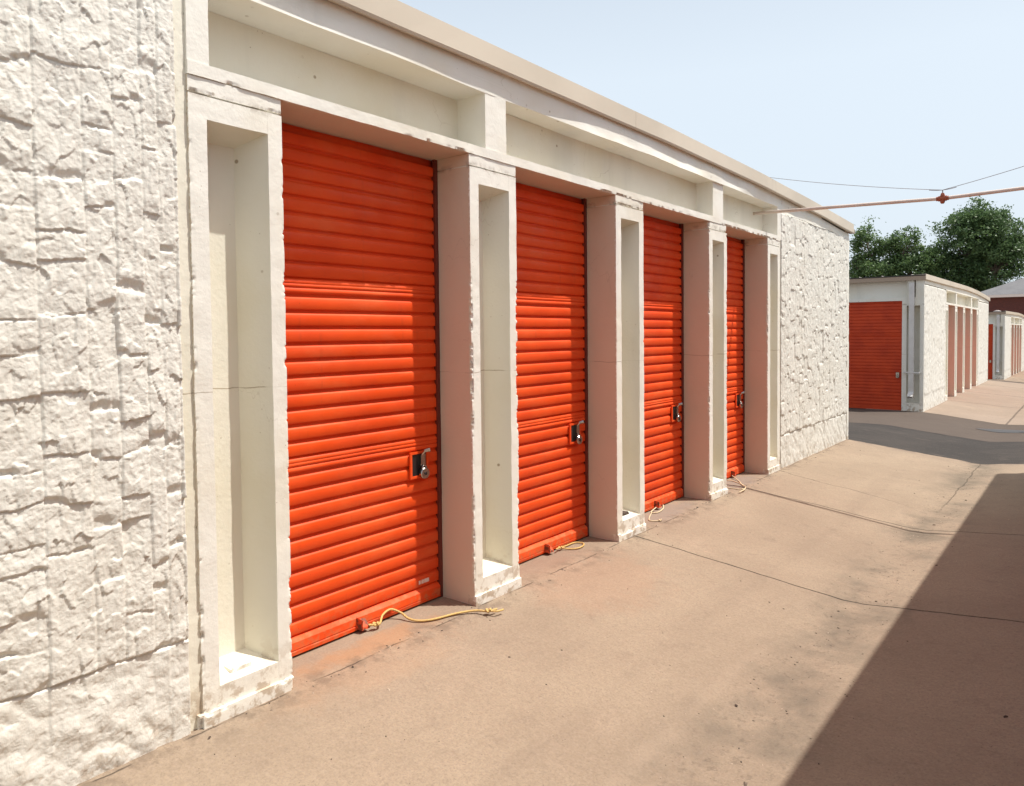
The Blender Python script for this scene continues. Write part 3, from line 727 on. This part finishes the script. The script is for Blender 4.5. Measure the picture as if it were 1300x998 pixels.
    for i in range(4):
        doors.append(make_door(root, PIERS[i][1], PIERS[i + 1][0], hi, 3 + i * 5, xf, DB[i] if hi else None))
    mb = MB(); mb.box(-0.36, -0.30, 1.0, 8.4, -0.2, 2.9); mb.build('inner_wall', M['dark'], root, xf=xf)
    # --- end wall facing the near cross road (local y = END0) with its own door
    W = 6.2
    e = END0
    mb = MB()
    dl, dr = -1.72, -0.45
    mb.box(-0.45, -0.353, e, e + .25, -0.3, 2.59); mb.box(-0.076, -0.062, e, e + .25, -0.3, 2.59)
    mb.box(-0.353, -0.076, e, e + .25, -0.3, 0.19); mb.box(-0.353, -0.076, e, e + .25, 2.47, 2.59)
    mb.box(-0.353, -0.076, e + 0.19, e + .25, 0.19, 2.47)
    mb.box(-W, -0.062, e + .004, e + .25, 2.59, 2.665)
    mb.box(-W, -0.34, e + .15, e + .25, 2.665, 3.06); mb.box(-0.34, -0.20, e, e + .25, 2.665, 3.06)
    mb.box(-0.20, -0.165, e + .1, e + .25, 2.665, 3.06); mb.box(-0.165, -0.062, e, e + .25, 2.665, 3.06)
    mb.box(-0.061, 0.004, e + .001, e + .06, 2.93, 3.054)
    mb.box(-2.15, -1.72, e, e + .25, -0.3, 2.59)
    mb.box(-W, -3.42, e, e + .25, -0.3, 2.59); mb.box(-W, -W + .25, e + .25, END1 - .25, -0.3, 3.06); mb.box(-W, -0.262, END1 - .25, END1 - .004, -0.3, 2.86)
    mb.build('end_wall', M['paint'], root)
    for (a, b) in ((dl, dr), (-3.42, -2.15)):
        P = rib_curtain(a, b, 0.03, 2.60, 0.0)
        Q = np.stack([P[..., 1], e + 0.06 - P[..., 0], P[..., 2]], -1)
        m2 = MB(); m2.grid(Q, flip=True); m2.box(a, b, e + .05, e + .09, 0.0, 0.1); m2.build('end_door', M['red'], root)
        break
    m2 = MB(); m2.box(-3.42, -2.15, e + .07, e + .2, -0.1, 2.59); m2.build('end_wall_panel', M['paint'], root)
    # latch on the end door
    m2 = MB(); m2.box(dr - .13, dr - .06, e + .035, e + .05, .78, .90); m2.build('end_latch', M['steel'], root)
    # downspout with shoe and strap
    m2 = MB(); m2.box(-0.295, -0.190, e - .085, e - .005, 0.46, 3.0)
    m2.add([(-0.295, e - .085, .46), (-0.190, e - .085, .46), (-0.190, e - .005, .46), (-0.295, e - .005, .46), (-0.295, e - .20, .36), (-0.190, e - .20, .36), (-0.190, e - .15, .30), (-0.295, e - .15, .30)],
           [(0, 1, 5, 4), (1, 2, 6, 5), (2, 3, 7, 6), (3, 0, 4, 7)])
    m2.build('downspout', M['spout'], root)
    m2 = MB(); m2.box(-0.40, -0.06, e - .092, e - .003, 0.895, 0.925); m2.build('downspout_strap', M['spout'], root)
    # --- roof, coping and gutter
    ys = np.concatenate([[END0], np.arange(0, 10.9, 0.4 if hi else 0.8), [END1]])
    mb = MB(); Xg, Yg = np.meshgrid(np.array([-W, -0.05]), ys, indexing='xy'); P = np.stack([Xg, Yg, top_z(Yg) + 0.06], -1); mb.grid(P, flip=True); 
    o = mb.build('roof', M['roof'], root)
    cuts = [END0 - .06, -1.2, 1.83, 4.82, 7.83, END1 + .06]
    def coping(a, b):
        m3 = MB(); ys_ = np.linspace(a + .0015, b - .0015, max(3, int((b - a) / 0.2)))
        prof = [(-0.18, 0.065), (-0.18, 0.122), (0.042, 0.132), (0.049, 0.128), (0.049, 0.010), (0.045, 0.002), (0.041, -0.004), (0.038, 0.003), (0.006, 0.006)]
        j = 0.0015 if hi else 0
        P = np.array([[(x + j * vnoise(y * 2, z * 10, 4) * 2, y, float(top_z(y)) + z + j * vnoise(y * 1.3, 3, 3)) for x, z in prof] for y in ys_])
        m3.grid(P, flip=True)
        for q in (0, -1):
            m3.add(P[q], [tuple(range(len(prof)))])
        return m3.build('coping', M['trim'], root)
    for a, b in zip(cuts[:-1], cuts[1:]): coping(a, b)
    mb = MB(); mb.box(-W, 0.036, e - .075, e + .055, 3.055, 3.150); mb.build('end_gutter', M['gutter'], root)
    mb = MB(); mb.box(-W, 0.04, e - .085, e + .14, 3.152, 3.178); mb.build('roof_edge', M['dark'], root)
    mb = MB(); mb.box(-W, 0.0, END1 - .2, END1 + .05, float(top_z(10.9)) , float(top_z(10.9)) + .11); mb.build('end_coping', M['trim'], root)
    mb = MB(); mb.box(-0.02, 0.045, END1 + .062, END1 + .13, float(top_z(10.9)) + .002, float(top_z(10.9)) + .06); mb.build('gutter_end_cap', M['gutter'], root)
    return root, doors

A, Adoors = storage_building('cream storage block in the foreground with split stone ends and four orange roll up doors', True)
for i, (d, t) in enumerate(zip(Adoors, ['nearest orange ribbed roll up door, widest in the picture', 'second orange ribbed roll up door from the near stone wall', 'third orange ribbed roll up door from the near stone wall', 'farthest and narrowest looking orange door of the near block'])):
    d['label'] = t
# vendor sticker low on the first door
s = MB(); s.box(-0.262, -0.2585, 2.835, 2.915, 0.119, 0.141); s.build('sticker', M['sticker'], Adoors[0])

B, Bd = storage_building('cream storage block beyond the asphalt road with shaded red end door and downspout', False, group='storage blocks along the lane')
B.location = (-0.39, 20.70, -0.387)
# low triangular roof vents on its roof
for (x0, x1) in ((-1.62, -1.20), (-1.10, -0.72), (-0.70, -0.05)):
    m2 = MB(); y = END0 + 0.9
    z = 3.13
    m2.add([(x0, y, z), (x1, y, z), (x0 + (0.02 if x1 < -.5 else .30), y, z + .13), (x0, y + .9, z), (x1, y + .9, z), (x0 + (0.02 if x1 < -.5 else .30), y + .9, z + .13)],
           [(0, 1, 2), (5, 4, 3), (0, 2, 5, 3), (1, 4, 5, 2), (0, 3, 4, 1)])
    m2.build('roof_vent', M['white'], B)
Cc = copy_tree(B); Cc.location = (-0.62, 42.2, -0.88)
Cc['label'] = 'farthest cream storage block, small at the right edge under the brown brick house'
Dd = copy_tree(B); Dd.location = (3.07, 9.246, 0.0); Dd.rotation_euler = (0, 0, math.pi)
for ch in list(Dd.children):
    if ch.name.startswith('roof_vent'): bpy.data.objects.remove(ch)
Dd['label'] = 'storage block opposite the near one, out of view, whose shadow falls across the lane'
A['group'] = 'storage blocks along the lane'

# ------------------------------------------------------------------ padlocks
def disc(mb, c, r, th, seg=24):
    V = []; F = []
    for (x, rr) in ((-th / 2, r * .93), (-th / 2 * .6, r), (th / 2 * .6, r), (th / 2, r * .90)):
        for k in range(seg):
            w = 2 * math.pi * k / seg; V.append((c[0] + x, c[1] + rr * math.cos(w), c[2] + rr * math.sin(w)))
    for i in range(3):
        for k in range(seg):
            k2 = (k + 1) % seg; F.append((i * seg + k, i * seg + k2, (i + 1) * seg + k2, (i + 1) * seg + k))
    F.append(tuple(range(seg))[::-1]); F.append(tuple(3 * seg + k for k in range(seg)))
    mb.add(V, F)
def padlock(loc, label):
    r = empty('padlock', loc, label=label, cat='padlock', group='round steel padlocks on the door latches')
    m2 = MB(); disc(m2, (0, 0, 0), 0.033, 0.022); m2.build('lock_body', M['steel'], r)
    m2 = MB(); disc(m2, (0.0125, 0, -0.002), 0.010, 0.004, 12); m2.build('keyhole_plate', M['black'], r)
    m2 = MB(); m2.tube([(0, .017 * math.cos(t), .024 + .020 * math.sin(t)) for t in np.linspace(0, math.pi, 9)], 0.0045, 8); m2.build('shackle', M['steel'], r, smooth=True)
    return r
labs = ['round steel padlock on the latch of the nearest orange door', 'round steel padlock on the latch of the second orange door', 'round steel padlock on the latch of the third orange door', 'round steel padlock on the latch of the farthest door of the near block']
pl0 = padlock((-0.228, PIERS[1][0] - 0.160, 0.762), labs[0])
for i in range(1, 4):
    c_ = copy_tree(pl0); c_.location = (-0.228, PIERS[i + 1][0] - 0.160, 0.762 - 0.004 * i); c_['label'] = labs[i]; c_.rotation_euler = (0.1 * i, 0, 0)
c_ = copy_tree(pl0); c_.location = (-0.39 - 0.545, 19.0 + 0.02, -0.387 + 0.80); c_.rotation_euler = (0, 0, -math.pi / 2); c_['label'] = 'small padlock on the shaded red end door beyond the asphalt'

# ------------------------------------------------------------------ pull ropes
def rope(pts, rad, mat, label, knots=(), extra=()):
    r = empty('pull_rope', pts[0], label=label, cat='rope', group='pull ropes lying at the foot of the doors')
    def sm(P):
        P = [Vector(p) for p in P]; out = []
        for i in range(len(P) - 1):
            a, b, c, d = P[max(i - 1, 0)], P[i], P[i + 1], P[min(i + 2, len(P) - 1)]
            for t in np.linspace(0, 1, 8, endpoint=False):
                out.append(0.5 * ((2 * b) + (c - a) * t + (2 * a - 5 * b + 4 * c - d) * t * t + (3 * b - a - 3 * c + d) * t ** 3))
        out.append(P[-1]); return [o - Vector(pts[0]) for o in out]
    m2 = MB(); m2.tube(sm(pts), rad, 7)
    for e_ in extra: m2.tube(sm(e_), rad * .8, 6)
    m2.build('rope_strand', mat, r, smooth=True)
    for kp in knots:
        m2 = MB(); q = Vector(kp) - Vector(pts[0])
        rr = rad * 1.5
        m2.tube([q + Vector((rr * math.cos(t), rr * 1.4 * math.sin(t), rr * .5 * math.sin(2 * t) + rr * .4)) for t in np.linspace(0, 5.8, 14)], rad * 1.15, 7)
        m2.build('knot', mat, r, smooth=True)
    return r
rope([(-0.205, 2.42, 0.035), (-0.18, 2.47, 0.03), (-0.22, 2.53, 0.05), (-0.235, 2.60, 0.055), (-0.19, 2.635, 0.035), (-0.142, 2.64, 0.016), (-0.085, 2.66, 0.010), (-0.033, 2.725, 0.010), (0.010, 2.862, 0.010), (0.065, 2.955, 0.010), (0.125, 2.990, 0.010), (0.145, 3.045, 0.010)],
     0.0062, M['rope'], 'long yellow pull rope trailing across the concrete from the nearest door', [(-0.19, 2.455, 0.03), (0.125, 2.995, 0.010)], [[(0.125, 2.995, .01), (0.165, 3.02, .009), (0.172, 3.07, .006)]])
rope([(-0.20, 4.10, 0.03), (-0.215, 4.17, 0.02), (-0.18, 4.215, 0.009), (-0.135, 4.255, 0.009), (-0.130, 4.325, 0.009), (-0.165, 4.392, 0.009), (-0.225, 4.371, 0.009), (-0.225, 4.265, 0.012), (-0.214, 4.16, 0.02)],
     0.0055, M['rope'], 'looped yellow pull rope on the ground under the second door', [(-0.215, 4.17, 0.02)])
rope([(-0.21, 5.60, 0.03), (-0.205, 5.50, 0.010), (-0.160, 5.535, 0.008), (-0.185, 5.68, 0.008), (-0.235, 5.78, 0.012)],
     0.005, M['rope2'], 'short curled pale pull rope under the third door', [(-0.02, 5.31, .008)], [[(-0.20, 5.50, .008), (-0.10, 5.27, .006), (-0.027, 5.30, .006)]])
rope([(-0.22, 7.30, 0.03), (-0.108, 7.19, 0.010), (0.0, 7.02, 0.008), (0.052, 6.968, 0.008), (0.095, 6.81, 0.008), (0.093, 6.70, 0.008)],
     0.005, M['rope2'], 'pale pull rope with a knot under the farthest door of the near block', [(0.08, 6.83, .008)], [[(-0.215, 7.157, .006), (-0.138, 7.151, .006), (0.016, 7.024, .006)], [(-0.068, 6.82, .006), (0.072, 6.83, .006)]])

# ------------------------------------------------------------------ overhead conduit and wire
PYc = 7.74
r = empty('overhead_conduit', (0, PYc, 2.78), label='thin pinkish conduit spanning the lane overhead from the near block', cat='pipe')
m2 = MB(); m2.tube([(-0.18, 0, 0.03), (0.8, 0, 0.0), (1.61, 0, -0.028), (2.4, 0, -0.01), (3.1, 0, 0.03)], 0.0165, 12); m2.build('pipe', M['pipe'], r, smooth=True)
m2 = MB(); m2.tube([(1.56, 0, -.028), (1.575, 0, -.028), (1.576, 0, -.028), (1.644, 0, -.028), (1.645, 0, -.028), (1.66, 0, -.028)], [.020, .020, .025, .025, .020, .020], 12)
m2.tube([(1.61, 0, -.075), (1.61, 0, -.062), (1.61, 0, .0), (1.61, 0, .022)], [.012, .020, .020, .012], 12); m2.build('junction_fitting', M['rust'], r)
m2 = MB(); m2.tube([(1.61, 0, .02), (1.61, 0, .05)], .005, 8); m2.build('hanger_hook', M['wire'], r)
m2 = MB()
def sag(a, b, s, n=14): return [Vector(a).lerp(Vector(b), t) + Vector((0, 0, -s * 4 * t * (1 - t))) for t in np.linspace(0, 1, n)]
m2.tube(sag((0.0, PYc, 3.175), (1.61, PYc, 2.830), 0.02), .0028, 6, False); m2.tube(sag((1.61, PYc, 2.830), (3.07, PYc, 3.175), 0.02), .0028, 6, False)
m2.tube(sag((1.50, PYc, 2.842), (1.72, PYc, 2.842), 0.012), .003, 6, False)
tag(m2.build('support_wire', M['wire'], smooth=True), 'thin grey wire drooping across the lane and holding up the conduit', 'wire')

# ------------------------------------------------------------------ puddle with damp margin at the right edge of the road
def blobmesh(name, cx, cy, rx, ry, dz, mat, sd):
    V = [(cx, cy, float(gz(cx, cy)) + dz)]; N = 48
    for k in range(N):
        w = 2 * math.pi * k / N; q = 1 + 0.22 * float(vnoise(math.cos(w) * 2 + sd, math.sin(w) * 2, sd))
        x, y = cx + rx * q * math.cos(w), cy + ry * q * math.sin(w); V.append((x, y, float(gz(x, y)) + dz))
    m2 = MB(); m2.add(V, [(0, 1 + k, 1 + (k + 1) % N) for k in range(N)]); return m2.build(name, mat)
tag(blobmesh('damp_patch', 2.05, 16.7, 1.0, 0.55, 0.002, M['damp'], 3.0), kind='structure')
tag(blobmesh('puddle', 2.02, 16.6, 0.55, 0.16, 0.006, M['puddle'], 5.0), kind='structure')

# ------------------------------------------------------------------ brick house with hip roof
r = empty('brick_house', (-4.6, 62, -1.05), label='dark brown brick house with grey hip roof behind the far storage block', cat='house')
m2 = MB(); m2.box(0.35, 17, 0.35, 12, 0, 4.80); m2.build('wall', M['brick'], r)
m2 = MB(); Ht = 4.93; rz_ = 2.6
V = [(0, 0, Ht), (17.4, 0, Ht), (17.4, 12.4, Ht), (0, 12.4, Ht), (6.2, 6.2, Ht + rz_), (11.2, 6.2, Ht + rz_)]
m2.add(V, [(0, 1, 5, 4), (1, 2, 5), (2, 3, 4, 5), (3, 0, 4), (0, 3, 2, 1)]); m2.build('roof', M['shingle'], r)
m2 = MB(); m2.box(0.0, 17.4, -.02, .06, 4.74, 4.925); m2.box(-.02, .06, .06, 12.4, 4.74, 4.925); m2.box(.06, 17.34, .06, .40, 4.74, 4.76); m2.build('fascia', M['white'], r)
for x in (6.5, 10.5):
    w_ = MB(); w_.box(x, x + 1.4, .30, .36, 1.2, 2.6); f_ = w_.build('window', M['white'], r); g_ = MB(); g_.box(x + .08, x + 1.32, .28, .30, 1.28, 2.52); g_.build('pane', M['glass'], f_)

# ------------------------------------------------------------------ trees
def tree(name, base, lobes, leaf, mat, label, seed, nclump, nleaf, trunk_h, trunk_r, clump_r=0.55, cat='tree', group=None, lean=0.0):
    """lobes: (dx, dy, z, rx, ry, rz) ellipsoids; foliage is spread in clumps through their shells"""
    rs = np.random.RandomState(seed)
    r = empty(name, base, label=label, cat=cat, group=group)
    lob = np.array(lobes, float)
    vol = lob[:, 3] * lob[:, 4] * lob[:, 5]; pr = vol ** 0.8; pr /= pr.sum()
    cl = []
    for i in range(nclump):
        l = lob[rs.choice(len(lob), p=pr)]
        d = rs.normal(size=3); d /= np.linalg.norm(d)
        rad = rs.uniform(0.25, 1.0) ** 0.45
        bump = 1 + 0.22 * rs.normal() * 0.6
        cl.append(l[:3] + d * l[3:6] * rad * bump)
    cl = np.array(cl)
    # trunk and limbs
    tb = MB()
    top = np.array([lob[:, 0].mean() * .6, lob[:, 1].mean() * .6, lob[:, 2].mean()])
    fork = np.array([lean, 0, trunk_h])
    tb.tube([(0, 0, -.3), tuple(fork * .5), tuple(fork)], [trunk_r * 1.25, trunk_r, trunk_r * .85], 10)
    for l in lob:
        mid = fork * .45 + l[:3] * .55 + rs.normal(size=3) * .25
        tb.tube([tuple(fork), tuple(mid), tuple(l[:3]), tuple(l[:3] + np.array([0, 0, l[5] * .7]))], [trunk_r * .6, trunk_r * .38, trunk_r * .22, .03], 7)
        near = cl[np.argsort(np.linalg.norm(cl - l[:3], axis=1))[::max(1, nclump // 160)]][:26]
        for c_ in near:
            tb.tube([tuple(mid * .3 + l[:3] * .7), tuple(l[:3] * .4 + c_ * .6 + rs.normal(size=3) * .12), tuple(c_)], [trunk_r * .16, trunk_r * .09, .012], 4, False)
    tb.build('trunk', M['bark'], r, smooth=True)
    V = []; AT = []
    for c_ in cl:
        n_ = int(nleaf * rs.uniform(.5, 1.4))
        sz = clump_r * rs.uniform(.6, 1.35)
        p = c_ + rs.normal(size=(n_, 3)) * sz * np.array([.55, .55, .42])
        nrm = rs.normal(size=(n_, 3)) + np.array([0, 0, .7]); nrm /= np.linalg.norm(nrm, axis=1)[:, None]
        t = np.cross(nrm, rs.normal(size=(n_, 3))); t /= np.linalg.norm(t, axis=1)[:, None]
        b = np.cross(nrm, t)
        L = leaf * rs.uniform(.6, 1.3, size=(n_, 1)); Wd = L * .5
        q = np.stack([p - t * L * .5, p + b * Wd * .5, p + t * L * .5, p - b * Wd * .5], 1)
        V.append(q.reshape(-1, 3)); AT.append(np.repeat(np.clip(rs.normal(rs.uniform(.25, .75), .18, size=n_), 0, 1), 4))
    V = np.concatenate(V); AT = np.concatenate(AT); nf = len(V) // 4
    me = bpy.data.meshes.new('crown')
    me.vertices.add(len(V)); me.vertices.foreach_set('co', V.astype(np.float32).ravel())
    me.loops.add(len(V)); me.loops.foreach_set('vertex_index', np.arange(len(V), dtype=np.int32))
    me.polygons.add(nf); me.polygons.foreach_set('loop_start', np.arange(nf, dtype=np.int32) * 4); me.polygons.foreach_set('loop_total', np.full(nf, 4, np.int32))
    me.update(calc_edges=True)
    at = me.attributes.new('chip', 'FLOAT', 'POINT'); at.data.foreach_set('value', AT.astype(np.float32))
    me.materials.append(mat)
    o = bpy.data.objects.new('crown', me); COL.objects.link(o); o.parent = r
    return r
GZ = -1.1
tree('broadleaf_tree', (-6.1, 78, GZ), [(-.4, 0, 10.0, 3.2, 3.0, 3.2), (1.4, .3, 10.8, 2.6, 2.4, 2.6), (-1.5, .2, 7.4, 2.6, 2.5, 2.3), (1.7, -.4, 8.0, 2.2, 2.2, 2.3), (.0, 0, 12.2, 2.1, 2, 1.7), (2.6, 0, 9.2, 1.5, 1.6, 1.6), (0, 0, 6.2, 2.6, 2.4, 1.6)],
     0.26, M['leaf2'], 'tallest dense rounded green tree rising behind the middle storage block', 5, 620, 80, 4.0, .36, .60, group='trees behind the storage blocks')
tree('broadleaf_tree', (-12.4, 76, GZ), [(-2.2, 0, 10.4, 1.2, 1.4, 2.5), (-.3, .3, 9.6, 1.5, 1.5, 1.9), (1.2, -.2, 10.2, 1.2, 1.3, 2.0), (-1.2, 0, 7.4, 2.6, 2.2, 1.8), (1.6, 0, 7.6, 2.2, 2.2, 1.9), (3.0, .1, 8.6, 1.3, 1.3, 1.5), (-3.2, .1, 8.2, 1.0, 1.2, 1.2), (0, 0, 5.6, 3.2, 2.4, 1.4)],
     0.26, M['leaf1'], 'spiky topped lighter green tree left of the tall rounded tree', 8, 560, 72, 3.6, .30, .52, group='trees behind the storage blocks')
tree('distant_tree', (-4.4, 92, GZ), [(0, 0, 5.6, 1.5, 1.6, 1.5), (.9, 0, 4.8, 1.5, 1.4, 1.5)], 0.25, M['leaf3'], 'small pale green tree at the foot of the tall rounded tree', 12, 70, 60, 2.5, .15, .5, group='low distant trees above the brick house roof')
for i, (x, y, h, lab) in enumerate([(-3.6, 118, 7.6, 'low distant bluish green tree just right of the tall tree'), (-0.9, 122, 8.2, 'low distant tree above the middle of the grey hip roof'), (0.9, 119, 9.2, 'yellowish green distant tree at the right edge above the grey roof')]):
    tree('distant_tree', (x, y, GZ), [(0, 0, h - 2, 2.2, 2, 1.9), (1.3, 0, h - 2.6, 1.6, 1.6, 1.5), (-1.2, .2, h - 2.8, 1.6, 1.5, 1.4)], 0.34, M['leaf3'], lab, 20 + i, 90, 50, 3.0, .2, .6, group='low distant trees above the brick house roof')

# ------------------------------------------------------------------ small debris on the lane
rs = np.random.RandomState(3); mb = MB()
for i in range(620):
    if i < 300: x = rs.normal(1.62, .16); y = rs.uniform(1.6, 10.5)
    elif i < 470: x = abs(rs.normal(0.02, .07)) - 0.0; y = rs.uniform(1.2, 10.8)
    else: x = rs.uniform(-.2, 2.9); y = rs.uniform(1.0, 10.5)
    s_ = rs.uniform(.0022, .0055) * (2.2 if rs.rand() < .05 else 1); z = float(gz(x, y))
    a_ = rs.uniform(0, 6.28); c1, s1 = math.cos(a_), math.sin(a_); q = []
    for (u, v_, w_) in ((-1, -.6, -.2), (1, -.7, -.2), (.9, .7, -.2), (-.8, .6, -.2), (-.5, -.3, .8), (.6, -.3, .7), (.4, .4, .9), (-.5, .3, .6)):
        u *= s_ * rs.uniform(.7, 1.6); v_ *= s_; q.append((x + u * c1 - v_ * s1, y + u * s1 + v_ * c1, z + w_ * s_ * .7))
    mb.add(q, [(0, 1, 5, 4), (1, 2, 6, 5), (2, 3, 7, 6), (3, 0, 4, 7), (4, 5, 6, 7)], np.full(8, rs.rand() ** 1.6))
tag(mb.build('grit', M['debris']), 'loose grit and tiny stones scattered on the tan concrete', 'grit', kind='stuff')
# broken paint flakes fallen into two of the niches
for (y, lab) in ((1.60, 'flake of broken paint lying in the niche of the nearest pier'), (4.80, 'broken grey chunk lying in the niche of the third pier')):
    m2 = MB(); rs = np.random.RandomState(int(y * 10))
    m2.rbox(-0.10, -0.045, y - .045, y + .05, 0.140, 0.168, res=.014, chip={'y0', 'y1', 'z1'}, amp=.006, seed=y, depth=.03)
    o = m2.build('concrete_chunk', M['debris'] if y > 2 else M['paint']); tag(o, lab, 'rubble')
